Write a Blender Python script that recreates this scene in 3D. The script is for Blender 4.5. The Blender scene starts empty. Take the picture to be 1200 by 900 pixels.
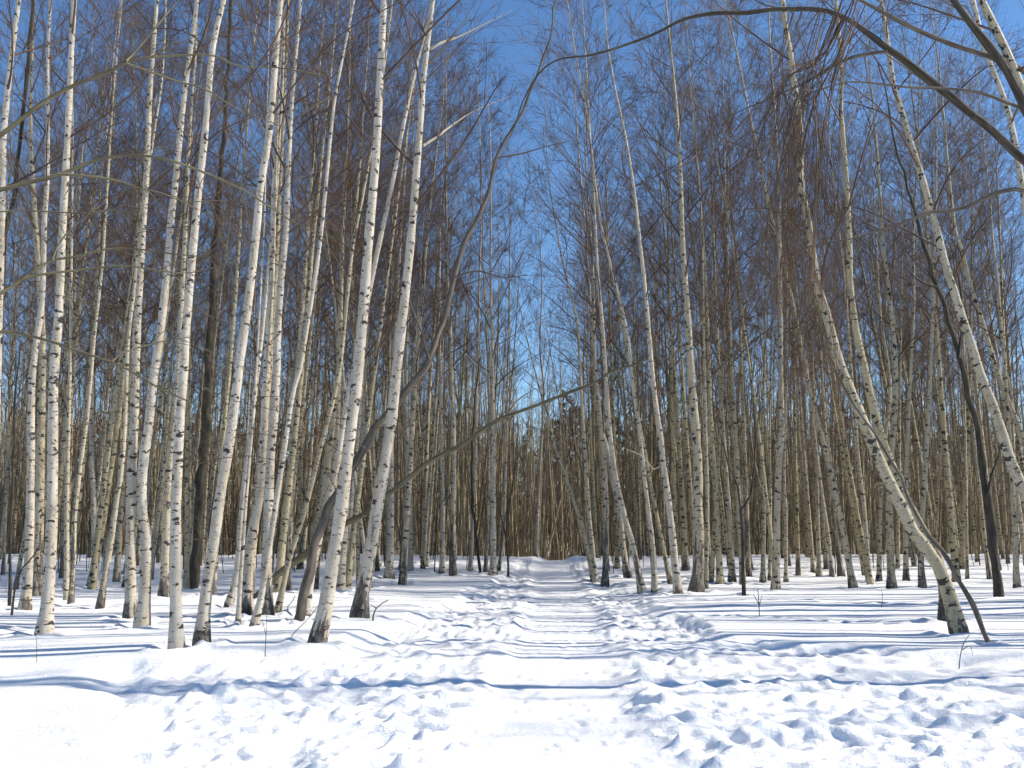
import bpy, math, random
import numpy as np
from mathutils import Vector

# ------------------------------------------------------------------ camera, sky, sun, exposure
SC = bpy.context.scene
COL = SC.collection
FPX, CX, CY = 1150.0, 600.0, 450.0            # focal length and centre in photo pixels (1200 x 900)
HORIZON = 610.0
PITCH = math.atan((HORIZON - CY) / FPX)
CAMZ = 1.68
cam = bpy.data.cameras.new('camera')
cam.sensor_width = 36.0
cam.lens = FPX / 1200.0 * 36.0
cam.clip_start = 0.05
cam.clip_end = 3000
camo = bpy.data.objects.new('camera', cam)
COL.objects.link(camo)
camo.location = (0, 0, CAMZ)
camo.rotation_euler = (math.pi / 2 + PITCH, 0, 0)
SC.camera = camo

SUN_EL, SUN_AZ = math.radians(37), math.radians(85)     # azimuth clockwise from the view direction
world = bpy.data.worlds.new('World')
SC.world = world
world.use_nodes = True
wn = world.node_tree
wn.nodes.clear()
sky = wn.nodes.new('ShaderNodeTexSky')
sky.sky_type = 'NISHITA'
sky.sun_disc = False
sky.sun_elevation = SUN_EL
sky.sun_rotation = SUN_AZ
sky.altitude = 200
sky.air_density = 0.95
sky.dust_density = 0.0
sky.ozone_density = 4.2
bgn = wn.nodes.new('ShaderNodeBackground')
bgn.inputs['Strength'].default_value = 0.116
won = wn.nodes.new('ShaderNodeOutputWorld')
hsv = wn.nodes.new('ShaderNodeHueSaturation')
hsv.inputs['Saturation'].default_value = 1.10
wn.links.new(sky.outputs[0], hsv.inputs['Color'])
wn.links.new(hsv.outputs[0], bgn.inputs[0])
wn.links.new(bgn.outputs[0], won.inputs[0])

sl = bpy.data.lights.new('sun', 'SUN')
sl.energy = 4.7
sl.angle = math.radians(0.53)
sl.color = (1.0, 0.925, 0.80)
slo = bpy.data.objects.new('sun', sl)
COL.objects.link(slo)
sd = Vector((math.sin(SUN_AZ) * math.cos(SUN_EL), math.cos(SUN_AZ) * math.cos(SUN_EL), math.sin(SUN_EL)))
slo.rotation_euler = (-sd).to_track_quat('-Z', 'Y').to_euler()
slo.location = (30, -5, 25)

vs = SC.view_settings
vs.view_transform = 'Standard'
vs.look = 'None'
vs.exposure = 0.58
vs.gamma = 1.0
SC.render.engine = 'CYCLES'
SC.cycles.use_denoising = True
SC.cycles.max_bounces = 4
SC.cycles.diffuse_bounces = 3
SC.cycles.glossy_bounces = 1
SC.cycles.use_adaptive_sampling = True
SC.cycles.adaptive_threshold = 0.035
SC.cycles.adaptive_min_samples = 12

RNG = np.random.default_rng(11)


# ------------------------------------------------------------------ noise and terrain
def hash2(ix, iy, seed):
    h = (ix.astype(np.int64) * 374761393 + iy.astype(np.int64) * 668265263 + seed * 974634777) & 0x7fffffff
    h = ((h ^ (h >> 13)) * 1274126177) & 0x7fffffff
    h = h ^ (h >> 16)
    return (h & 0xffff) / 65535.0


def vnoise(x, y, seed=0):
    ix, iy = np.floor(x), np.floor(y)
    fx, fy = x - ix, y - iy
    fx = fx * fx * fx * (fx * (fx * 6 - 15) + 10)
    fy = fy * fy * fy * (fy * (fy * 6 - 15) + 10)
    a, b = hash2(ix, iy, seed), hash2(ix + 1, iy, seed)
    c, d = hash2(ix, iy + 1, seed), hash2(ix + 1, iy + 1, seed)
    return (a + (b - a) * fx) * (1 - fy) + (c + (d - c) * fx) * fy


def fbm(x, y, seed=0, octv=4):
    s, a, t = 0.0, 1.0, 0.0
    for i in range(octv):
        s = s + a * vnoise(x * 2 ** i + 17.3 * i, y * 2 ** i - 9.1 * i, seed + i)
        t += a
        a *= 0.5
    return s / t - 0.5


def sst(a, b, x):
    t = np.clip((x - a) / (b - a), 0, 1)
    return t * t * (3 - 2 * t)


def path_x(y):
    return 0.048 * y + 0.25 * np.sin(y * 0.11 + 0.6) * sst(10, 30, y) - 0.02 * np.maximum(y - 45, 0)


def path_half(y):
    return 0.60 + 0.06 * np.sin(y * 0.7) + 0.75 * (1 - sst(5.5, 9.0, y))


def trample(x, y):
    """1 in the trodden clearing and on the rough strips beside the path, 0 on untouched forest snow."""
    n = fbm(x / 1.1, y / 1.1, 5, 3) * 1.1 + fbm(x / 0.35, y / 0.35, 8, 2) * 0.35
    dx = x - path_x(y)
    strip_l = 2.6 - 0.055 * np.clip(y - 12, 0, 34)
    strip_r = 2.2 - 0.045 * np.clip(y - 12, 0, 34)
    m1 = np.minimum(sst(-0.25, 0.25, dx + strip_l + n), sst(-0.25, 0.25, strip_r - dx + n))
    yb = np.where(x < 0, 12.4 + 0.28 * x, 14.6 - 0.42 * x)
    xl = -2.75 - 0.42 * (y - 6.8)
    m2 = np.minimum(sst(-0.25, 0.25, yb - y + n * 0.8), sst(-0.3, 0.3, x - xl + n))
    return np.maximum(m1, m2)


def macro(x, y):
    """large forms of the snow, without footprints"""
    m = trample(x, y)
    z = 0.16 * fbm(x / 7.0, y / 7.0, 31, 2) * sst(4, 12, np.hypot(x, y))
    z = z + (1 - m) * (0.14 + 0.09 * fbm(x / 1.7, y / 2.6, 41, 3))
    z = z + 0.22 * np.exp(-((y - 37) / 5.0) ** 2) - 0.12 * np.exp(-((y - 27) / 5.0) ** 2)
    z = z - 0.055 * np.maximum(y - 43, 0) * sst(42, 50, y) + 0.035 * np.maximum(y - 140, 0)
    return z


def macro1(x, y):
    return float(macro(np.array([x], float), np.array([y], float))[0])


def ray(px, py):
    u, v = (px - CX) / FPX, (CY - py) / FPX
    return u, math.cos(PITCH) - v * math.sin(PITCH), math.sin(PITCH) + v * math.cos(PITCH)


def at(px, py, depth):
    a, b, c = ray(px, py)
    k = depth / b
    return np.array([a * k, depth, CAMZ + c * k])


def ground_hit(px, py):
    a, b, c = ray(px, py)
    d = CAMZ / (-c / b)
    for _ in range(12):
        zg = macro1(a / b * d, d)
        d = 0.5 * d + 0.5 * (CAMZ - zg) / (-c / b)
    return d


# ------------------------------------------------------------------ mesh helpers
def mesh_np(name, V, F, mat=None, smooth=True, bark=None, midx=None, mats=None):
    """V (n,3), F (m,4) quads as numpy arrays -> mesh"""
    me = bpy.data.meshes.new(name)
    V = np.asarray(V, np.float32)
    F = np.asarray(F, np.int32)
    me.vertices.add(len(V))
    me.vertices.foreach_set('co', V.ravel())
    m, k = F.shape
    me.loops.add(m * k)
    me.loops.foreach_set('vertex_index', F.ravel())
    me.polygons.add(m)
    me.polygons.foreach_set('loop_start', np.arange(0, m * k, k, dtype=np.int32))
    me.polygons.foreach_set('use_smooth', np.full(m, smooth, dtype=bool))
    for mm in (mats or ([mat] if mat else [])):
        me.materials.append(mm)
    if midx is not None:
        me.polygons.foreach_set('material_index', np.asarray(midx, np.int32))
    if bark is not None:
        at_ = me.attributes.new('bark', 'FLOAT_VECTOR', 'POINT')
        at_.data.foreach_set('vector', np.asarray(bark, np.float32).ravel())
    me.update(calc_edges=True)
    return me


def tubes(P, R, sides):
    """P (n,k,3) centre lines, R (n,k) radii -> verts, quads, bark coordinates; ends run to the given radius"""
    n, k, _ = P.shape
    T = np.empty_like(P)
    T[:, 1:-1] = P[:, 2:] - P[:, :-2]
    T[:, 0] = P[:, 1] - P[:, 0]
    T[:, -1] = P[:, -1] - P[:, -2]
    T /= np.linalg.norm(T, axis=2, keepdims=True) + 1e-9
    mean = P[:, -1] - P[:, 0]
    mean = mean / (np.linalg.norm(mean, axis=1, keepdims=True) + 1e-9)
    ref = np.where(np.abs(mean[:, 2:3]) < 0.75, np.array([[0, 0, 1.0]]), np.array([[1.0, 0, 0]]))[:, None, :]
    A = np.cross(T, ref)
    A /= np.linalg.norm(A, axis=2, keepdims=True) + 1e-9
    B = np.cross(T, A)
    ang = np.arange(sides) / sides * 2 * math.pi
    ca, sa = np.cos(ang), np.sin(ang)
    off = A[:, :, None, :] * ca[None, None, :, None] + B[:, :, None, :] * sa[None, None, :, None]
    V = P[:, :, None, :] + off * R[:, :, None, None]
    s = np.concatenate([np.zeros((n, 1)), np.cumsum(np.linalg.norm(np.diff(P, axis=1), axis=2), axis=1)], axis=1)
    BK = np.empty((n, k, sides, 3))
    r0 = R[:, :1]
    BK[..., 0] = ca[None, None, :] * np.maximum(r0, 0.03)[:, :, None]
    BK[..., 1] = sa[None, None, :] * np.maximum(r0, 0.03)[:, :, None]
    BK[..., 2] = s[:, :, None]
    base = (np.arange(n)[:, None, None] * k + np.arange(k - 1)[None, :, None]) * sides
    j = np.arange(sides)
    j2 = (j + 1) % sides
    F = np.stack([base + j, base + sides + j, base + sides + j2, base + j2], axis=-1)
    return V.reshape(-1, 3), F.reshape(-1, 4), BK.reshape(-1, 3)


def join(parts):
    Vs, Fs, Bs, o = [], [], [], 0
    for V, F, B in parts:
        Vs.append(V)
        Fs.append(F + o)
        Bs.append(B)
        o += len(V)
    return np.concatenate(Vs), np.concatenate(Fs), np.concatenate(Bs)


def catmull(pts, n):
    p = np.asarray(pts, float)
    p = np.vstack([2 * p[0] - p[1], p, 2 * p[-1] - p[-2]])
    seg = np.linalg.norm(np.diff(p[1:-1], axis=0), axis=1)
    cum = np.concatenate([[0], np.cumsum(seg)])
    t = np.linspace(0, cum[-1], n)
    i = np.clip(np.searchsorted(cum, t, side='right') - 1, 0, len(seg) - 1)
    u = ((t - cum[i]) / seg[i])[:, None]
    a, b, c, d = p[i], p[i + 1], p[i + 2], p[i + 3]
    return 0.5 * (2 * b + (c - a) * u + (2 * a - 5 * b + 4 * c - d) * u * u + (3 * b - a - 3 * c + d) * u ** 3)


def linked(name, me, parent=None):
    o = bpy.data.objects.new(name, me)
    COL.objects.link(o)
    if parent is not None:
        o.parent = parent
    return o


def thing(name, label, cat, loc=(0, 0, 0), group=None):
    o = bpy.data.objects.new(name, None)
    COL.objects.link(o)
    o.empty_display_size = 0.3
    o.location = loc
    o['label'] = label
    o['category'] = cat
    if group:
        o['group'] = group
    return o


# ------------------------------------------------------------------ materials
def new_mat(name):
    m = bpy.data.materials.new(name)
    m.use_nodes = True
    nt = m.node_tree
    nt.nodes.clear()
    out = nt.nodes.new('ShaderNodeOutputMaterial')
    bs = nt.nodes.new('ShaderNodeBsdfPrincipled')
    nt.links.new(bs.outputs[0], out.inputs[0])
    return m, nt, bs


class NT:
    def __init__(self, nt):
        self.nt = nt

    def n(self, t, **kw):
        x = self.nt.nodes.new(t)
        for k, v in kw.items():
            setattr(x, k, v)
        return x

    def l(self, a, b):
        self.nt.links.new(a, b)

    def math(self, op, a, b=None, clamp=False):
        x = self.n('ShaderNodeMath', operation=op)
        x.use_clamp = clamp
        for i, v in enumerate((a, b)):
            if v is None:
                continue
            if isinstance(v, (int, float)):
                x.inputs[i].default_value = v
            else:
                self.l(v, x.inputs[i])
        return x.outputs[0]

    def vmul(self, a, vec):
        x = self.n('ShaderNodeVectorMath', operation='MULTIPLY')
        self.l(a, x.inputs[0])
        x.inputs[1].default_value = vec
        return x.outputs[0]

    def noise(self, vec, scale, detail=2.0, rough=0.5):
        x = self.n('ShaderNodeTexNoise')
        self.l(vec, x.inputs['Vector'])
        x.inputs['Scale'].default_value = scale
        x.inputs['Detail'].default_value = detail
        x.inputs['Roughness'].default_value = rough
        return x.outputs[0]

    def ramp(self, fac, a, b):
        x = self.n('ShaderNodeMapRange', interpolation_type='SMOOTHSTEP')
        self.l(fac, x.inputs[0])
        x.inputs[1].default_value = a
        x.inputs[2].default_value = b
        return x.outputs[0]

    def mix(self, fac, a, b):
        x = self.n('ShaderNodeMix', data_type='RGBA')
        if isinstance(fac, (int, float)):
            x.inputs[0].default_value = fac
        else:
            self.l(fac, x.inputs[0])
        for i, v in ((6, a), (7, b)):
            if isinstance(v, tuple):
                x.inputs[i].default_value = (*v, 1)
            else:
                self.l(v, x.inputs[i])
        return x.outputs[2]


def bark_material(name, white, cream, marks=1.0):
    """birch bark: papery white, black lenticel dashes and larger scars, rough dark plates near the foot"""
    m, nt, bs = new_mat(name)
    g = NT(nt)
    co = g.n('ShaderNodeAttribute', attribute_type='GEOMETRY', attribute_name='bark').outputs['Vector']
    oi = g.n('ShaderNodeObjectInfo').outputs['Random']
    dark = g.n('ShaderNodeAttribute', attribute_type='OBJECT', attribute_name='foot').outputs['Fac']
    warm = g.n('ShaderNodeAttribute', attribute_type='OBJECT', attribute_name='warm').outputs['Fac']
    cb = g.n('ShaderNodeCombineXYZ')
    g.l(g.math('MULTIPLY', oi, 31.0), cb.inputs[2])
    g.l(g.math('MULTIPLY', oi, 7.0), cb.inputs[0])
    ad = g.n('ShaderNodeVectorMath', operation='ADD')
    g.l(co, ad.inputs[0])
    g.l(cb.outputs[0], ad.inputs[1])
    p = ad.outputs[0]
    big = g.math('ADD', g.noise(g.vmul(p, (4.0, 4.0, 13.5)), 1.0, 2.5, 0.55), g.math('MULTIPLY', warm, 0.035))
    scar = g.ramp(big, 0.59, 0.635)
    sm = g.noise(g.vmul(p, (11.0, 11.0, 42.0)), 1.0, 2.0, 0.5)
    dash = g.math('MULTIPLY', g.ramp(sm, 0.60, 0.67), 0.65)
    mk = g.math('MULTIPLY', g.math('MAXIMUM', scar, dash), marks)
    blot = g.noise(g.vmul(p, (4.0, 4.0, 2.0)), 1.0, 3.0, 0.6)
    basec = g.mix(g.ramp(blot, 0.35, 0.7), white, cream)
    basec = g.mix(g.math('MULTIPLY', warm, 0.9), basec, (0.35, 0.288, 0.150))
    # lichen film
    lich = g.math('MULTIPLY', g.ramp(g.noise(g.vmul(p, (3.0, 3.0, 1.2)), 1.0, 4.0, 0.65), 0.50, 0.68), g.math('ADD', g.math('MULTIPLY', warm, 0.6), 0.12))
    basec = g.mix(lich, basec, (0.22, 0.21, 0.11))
    # dark foot: rough plates whose extent varies along the stem
    sp = g.n('ShaderNodeSeparateXYZ')
    g.l(co, sp.inputs[0])
    up_ = g.noise(g.vmul(p, (7.0, 7.0, 1.3)), 1.0, 3.0, 0.6)
    plates = g.noise(g.vmul(p, (10.0, 10.0, 6.0)), 1.0, 4.0, 0.65)
    hgt = g.math('DIVIDE', sp.outputs[2], g.math('ADD', g.math('MULTIPLY', dark, 1.5), 0.03))
    foot = g.ramp(g.math('ADD', g.math('SUBTRACT', 1.0, hgt), g.math('ADD', g.math('MULTIPLY', g.math('SUBTRACT', plates, 0.5), 3.2), g.math('MULTIPLY', g.math('SUBTRACT', up_, 0.5), 5.0))), 0.30, 0.55)
    rough_bark = g.mix(g.ramp(plates, 0.4, 0.62), (0.045, 0.038, 0.034), (0.16, 0.14, 0.12))
    c1 = g.mix(mk, basec, (0.035, 0.030, 0.027))
    c2 = g.mix(foot, c1, rough_bark)
    g.l(c2, bs.inputs['Base Color'])
    bs.inputs['Roughness'].default_value = 0.62
    bs.inputs['Specular IOR Level'].default_value = 0.3
    hh = g.math('ADD', g.math('MULTIPLY', mk, -0.6), g.math('MULTIPLY', g.math('MULTIPLY', foot, plates), 2.5))
    bp = g.n('ShaderNodeBump')
    bp.inputs['Strength'].default_value = 0.7
    bp.inputs['Distance'].default_value = 0.012
    g.l(hh, bp.inputs['Height'])
    g.l(bp.outputs[0], bs.inputs['Normal'])
    return m


def wood_material(name, c1, c2, moss=None, scale=(14, 14, 3)):
    m, nt, bs = new_mat(name)
    g = NT(nt)
    co = g.n('ShaderNodeAttribute', attribute_type='GEOMETRY', attribute_name='bark').outputs['Vector']
    f = g.noise(g.vmul(co, scale), 1.0, 4.0, 0.6)
    c = g.mix(g.ramp(f, 0.35, 0.65), c1, c2)
    if moss:
        f2 = g.noise(g.vmul(co, (5, 5, 1.2)), 1.0, 3.0, 0.6)
        c = g.mix(g.ramp(f2, 0.5, 0.62), c, moss)
    g.l(c, bs.inputs['Base Color'])
    bs.inputs['Roughness'].default_value = 0.8
    bs.inputs['Specular IOR Level'].default_value = 0.25
    bp = g.n('ShaderNodeBump')
    bp.inputs['Strength'].default_value = 0.6
    bp.inputs['Distance'].default_value = 0.01
    g.l(f, bp.inputs['Height'])
    g.l(bp.outputs[0], bs.inputs['Normal'])
    return m


def twig_material(name, c1, c2):
    m, nt, bs = new_mat(name)
    g = NT(nt)
    pos = g.n('ShaderNodeNewGeometry').outputs['Position']
    f = g.noise(pos, 0.9, 3.0, 0.6)
    g.l(g.mix(g.ramp(f, 0.35, 0.65), c1, c2), bs.inputs['Base Color'])
    bs.inputs['Roughness'].default_value = 0.7
    bs.inputs['Specular IOR Level'].default_value = 0.3
    return m


def snow_material(name, packed):
    m, nt, bs = new_mat(name)
    g = NT(nt)
    pos = g.n('ShaderNodeNewGeometry').outputs['Position']
    f = g.noise(pos, 1.4, 4.0, 0.6)
    if packed:
        c = g.mix(g.ramp(f, 0.35, 0.7), (0.85, 0.857, 0.867), (0.895, 0.90, 0.908))
    else:
        c = g.mix(g.ramp(f, 0.35, 0.7), (0.895, 0.90, 0.905), (0.925, 0.928, 0.93))
    g.l(c, bs.inputs['Base Color'])
    bs.inputs['Roughness'].default_value = 0.55
    bs.inputs['Specular IOR Level'].default_value = 0.25
    f2 = g.noise(pos, 22.0, 5.0, 0.65)
    f3 = g.noise(pos, 95.0, 3.0, 0.6)
    hh = g.math('ADD', f2, g.math('MULTIPLY', f3, 0.3))
    bp = g.n('ShaderNodeBump')
    bp.inputs['Strength'].default_value = 0.7
    bp.inputs['Distance'].default_value = 0.03 if not packed else 0.018
    g.l(hh, bp.inputs['Height'])
    g.l(bp.outputs[0], bs.inputs['Normal'])
    return m


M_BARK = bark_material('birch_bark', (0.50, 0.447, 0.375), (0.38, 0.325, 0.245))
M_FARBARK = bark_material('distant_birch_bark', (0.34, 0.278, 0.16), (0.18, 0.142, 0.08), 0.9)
M_TWIG = twig_material('birch_twigs', (0.058, 0.036, 0.024), (0.135, 0.084, 0.052))
M_TWIG_RED = twig_material('drooping_red_twigs', (0.066, 0.040, 0.024), (0.145, 0.086, 0.050))
M_DARK = wood_material('dark_bark', (0.032, 0.027, 0.021), (0.080, 0.066, 0.052), (0.058, 0.055, 0.030))
M_GREY = wood_material('grey_brown_bark', (0.075, 0.063, 0.050), (0.155, 0.130, 0.103))
M_OLIVE = wood_material('olive_branch_bark', (0.075, 0.066, 0.038), (0.165, 0.145, 0.088))
M_BRUSH = twig_material('brush_stems', (0.056, 0.038, 0.022), (0.105, 0.072, 0.040))
M_NEEDLE = twig_material('conifer_needles', (0.050, 0.036, 0.022), (0.090, 0.060, 0.038))
M_SNOW = snow_material('fresh_snow', False)
M_PACK = snow_material('packed_snow', True)


# ------------------------------------------------------------------ the ground: snow and trodden path
def axis_points(fine0, fine1, step, lo, hi, ratio):
    mid = np.arange(fine0, fine1 + step / 2, step)
    up, s, x = [], step, mid[-1]
    while x < hi:
        s *= ratio
        x += s
        up.append(x)
    dn, s, x = [], step, mid[0]
    while x > lo:
        s *= ratio
        x -= s
        dn.append(x)
    return np.concatenate([dn[::-1], mid, up])


def build_snow():
    gx = axis_points(-3.5, 4.0, 0.027, -260, 260, 1.045)
    gy = axis_points(5.4, 8.8, 0.024, -120, 420, 1.0175)
    gy = np.concatenate([gy[gy > 4.0], ]) if False else gy
    # behind the camera the rows may grow quickly
    keep = (gy > 4.5)
    back = [4.5]
    s = 0.06
    while back[-1] > -160:
        s *= 1.16
        back.append(back[-1] - s)
    gy = np.concatenate([np.array(back[::-1]), gy[keep]])
    X, Y = np.meshgrid(gx, gy)
    Z = macro(X, Y)
    M = trample(X, Y)
    dx = X - path_x(Y)
    hw = path_half(Y)
    edge = 0.16 * (vnoise(X / 0.5, Y / 0.5, 77) - 0.5) + 0.12 * (vnoise(X / 0.17, Y / 0.17, 78) - 0.5)
    near = sst(7.5, 9.5, Y)
    P = 1 - sst(-0.16, 0.26, np.abs(dx) - hw - edge)             # 1 on the trodden path
    rough = M * (1 - P)
    q = 0.55 * X + 0.83 * Y + 0.35 * fbm(X / 1.4, Y / 1.4, 91, 2) + 0.05 * X * X
    Z += (1 - M) * sst(-2.0, -3.2, X) * (1 - sst(9, 13, Y)) * 0.02 * (np.sin(q * 5.2) + 0.6 * np.sin(q * 9.7 + 1)) * sst(0.3, 0.6, vnoise(X / 1.3, Y / 0.9, 93))
    fade = 1 - sst(30, 60, Y)
    U, W = 0.84 * X + 0.54 * Y, -0.54 * X + 0.84 * Y
    wx, wy = 0.5 * fbm(U / 0.6, W / 0.6, 201, 3), 0.5 * fbm(U / 0.6, W / 0.6, 205, 3)
    U, W = U + wx, W + wy
    patch = 0.45 + 0.9 * sst(-0.12, 0.16, fbm(X / 0.9 + 3.3, Y / 0.9, 211, 2))      # well trodden spots lie flatter
    lump = fbm(U / 0.75, W / 0.75, 50, 3) * 0.12 + patch * (fbm(U / 0.30, W / 0.30, 51, 3) * 0.085 + fbm(U / 0.10, W / 0.10, 55, 3) * 0.045)
    Z += rough * lump * fade
    Z += P * (0.016 * fbm(X / 0.25, Y / 0.25, 61, 3) + 0.02 * fbm(X / 0.6, Y / 0.45, 63, 2)) - 0.045 * P
    # shoved-up lip either side of the path
    lip = np.exp(-((np.abs(dx) - hw - 0.22) / 0.16) ** 2)
    Z += lip * (0.015 + 0.09 * np.maximum(fbm(X / 0.3, Y / 0.3, 71, 3) + 0.1, 0)) * fade * near
    # footprints and clods
    rg = np.random.default_rng(5)

    def stamp(cx, cy, a, b, th, amp, rim):
        R = max(a, b) * 2.1
        i0, i1 = np.searchsorted(gx, [cx - R, cx + R])
        j0, j1 = np.searchsorted(gy, [cy - R, cy + R])
        if i1 - i0 < 2 or j1 - j0 < 2:
            return
        xx, yy = X[j0:j1, i0:i1] - cx, Y[j0:j1, i0:i1] - cy
        u = (xx * math.cos(th) + yy * math.sin(th)) / a
        v = (-xx * math.sin(th) + yy * math.cos(th)) / b
        r = np.sqrt(u * u + v * v)
        prof_ = (1 - sst(0.30, 1.10, r)) if amp > 0 else np.clip(1 - r * r, 0, 1) ** 1.1
        Z[j0:j1, i0:i1] += -amp * prof_ + rim * np.exp(-((r - 1.22) / 0.24) ** 2)

    n = 2600
    cx = rg.uniform(-5, 6.5, n)
    cy = 5.0 + 33 * rg.random(n) ** 1.7
    ok = (trample(cx, cy) > 0.45) & (np.abs(cx - path_x(cy)) > path_half(cy) + 0.05)
    for x, y in zip(cx[ok], cy[ok]):
        stamp(x, y, rg.uniform(0.14, 0.26), rg.uniform(0.08, 0.15), rg.uniform(0, 3.15), rg.uniform(0.012, 0.055), rg.uniform(0.004, 0.018))
    n = 9500
    cx = rg.uniform(-4.6, 6.2, n)
    cy = 5.2 + 20 * rg.random(n) ** 1.6
    ok = (trample(cx, cy) > 0.5) & (np.abs(cx - path_x(cy)) > path_half(cy) + 0.0)
    for x, y in zip(cx[ok], cy[ok]):
        s = 0.022 + 0.095 * rg.random() ** 2.8
        stamp(x, y, s, s * rg.uniform(0.6, 1.0), rg.uniform(0, 3.15), -s * rg.uniform(0.2, 0.55), 0)
    for _ in range(240):                                          # shallow boot marks in the path
        y = 5.2 + 22 * rg.random() ** 1.5
        hw1 = float(path_half(y))
        stamp(float(path_x(y)) + rg.uniform(-hw1, hw1) * 0.85, y, rg.uniform(0.11, 0.15), rg.uniform(0.045, 0.06), rg.uniform(1.2, 1.95), rg.uniform(0.006, 0.02), 0.004)
    # wandering tracks through the untouched snow
    for (x0, y0, x1, y1) in ((-6.5, 17.5, -3.0, 14.0), (2.2, 17.0, 7.5, 15.2), (3.0, 20.5, 9.5, 18.0), (-2.8, 20, -5.5, 24)):
        L = math.hypot(x1 - x0, y1 - y0)
        for k in range(int(L / 0.36)):
            t = k * 0.36 / L
            w = 0.14 * (1 if k % 2 else -1)
            stamp(x0 + (x1 - x0) * t + w * (y1 - y0) / L + rg.normal(0, 0.04), y0 + (y1 - y0) * t - w * (x1 - x0) / L + rg.normal(0, 0.04), 0.16, 0.10, math.atan2(y1 - y0, x1 - x0), 0.10, 0.02)
    Zb = Z.copy()
    Zb[1:-1, 1:-1] = (4 * Z[1:-1, 1:-1] + 2 * (Z[:-2, 1:-1] + Z[2:, 1:-1] + Z[1:-1, :-2] + Z[1:-1, 2:]) + Z[:-2, :-2] + Z[:-2, 2:] + Z[2:, :-2] + Z[2:, 2:]) / 16
    Z[:] = np.where(Y < 14, 0.2 * Z + 0.8 * Zb, Z)
    return gx, gy, X, Y, Z, P, stamp


GX, GY, X, Y, Z, PM, stamp = build_snow()


def finish_snow(wells):
    for (x, y, r) in wells:                                       # hollows and collars where stems melt the snow
        stamp(x - 0.02, y, r * 2.4 + 0.08, r * 2.1 + 0.08, 0.3, 0.07, 0.045)
    ny, nx = X.shape
    idx = np.arange(ny * nx).reshape(ny, nx)
    F = np.stack([idx[:-1, :-1], idx[:-1, 1:], idx[1:, 1:], idx[1:, :-1]], -1).reshape(-1, 4)
    pc = 0.25 * (PM[:-1, :-1] + PM[:-1, 1:] + PM[1:, 1:] + PM[1:, :-1]).reshape(-1)
    yc = Y[:-1, :-1].reshape(-1)
    onp = (pc > 0.5) & (yc > -40) & (yc < 75)
    V = np.stack([X, Y, Z], -1).reshape(-1, 3)
    for name, sel, mt in (('snow_ground', ~onp, M_SNOW), ('snow_path', onp, M_PACK)):
        f = F[sel]
        used, inv = np.unique(f, return_inverse=True)
        o = linked(name, mesh_np(name, V[used], inv.reshape(-1, 4), mt))
        o['kind'] = 'structure'
        o['label'] = 'snow covered forest floor with trampled lumps and footprints' if name == 'snow_ground' else 'narrow trodden snow path leading between the birches'


WELLS = []


# ------------------------------------------------------------------ birch crowns
def unit(v):
    return v / (np.linalg.norm(v, axis=-1, keepdims=True) + 1e-9)


def sample_poly(P, t):
    """P (k,3), t in 0..1 along index"""
    x = t * (len(P) - 1)
    i = np.clip(x.astype(int), 0, len(P) - 2)
    u = (x - i)[:, None]
    return P[i] * (1 - u) + P[i + 1] * u, P[i + 1] - P[i]


def side_shoots(B, per, t0, t1, len_fn, spread, up, droop, k, rg):
    """B (n,m,3) parent centre lines -> child centre lines (n*per,k,3) and their parent positions t"""
    n, m, _ = B.shape
    t = np.sort(rg.uniform(t0, t1, (n, per)), axis=1)
    x = t * (m - 1)
    i = np.clip(x.astype(int), 0, m - 2)
    u = (x - i)[..., None]
    ar = np.arange(n)[:, None]
    P0 = B[ar, i] * (1 - u) + B[ar, i + 1] * u
    D = unit(B[ar, i + 1] - B[ar, i])
    rnd = unit(rg.normal(size=(n, per, 3)))
    side = unit(np.cross(D, rnd))
    d = unit(D * math.cos(spread) + side * math.sin(spread) * rg.uniform(0.7, 1.25, (n, per, 1)) + np.array([0, 0, up]))
    L = len_fn(t, rg)
    s = np.linspace(0, 1, k)[None, None, :, None]
    wob = unit(rg.normal(size=(n, per, 3)))[:, :, None, :] * 0.09
    C = P0[:, :, None, :] + L[..., None, None] * (d[:, :, None, :] * s + wob * np.sin(s * 3.0) * s)
    C[..., 2] -= (L[..., None] * droop * np.linspace(0, 1, k) ** 2)
    return C.reshape(-1, k, 3), t.reshape(-1), L.reshape(-1)


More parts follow.
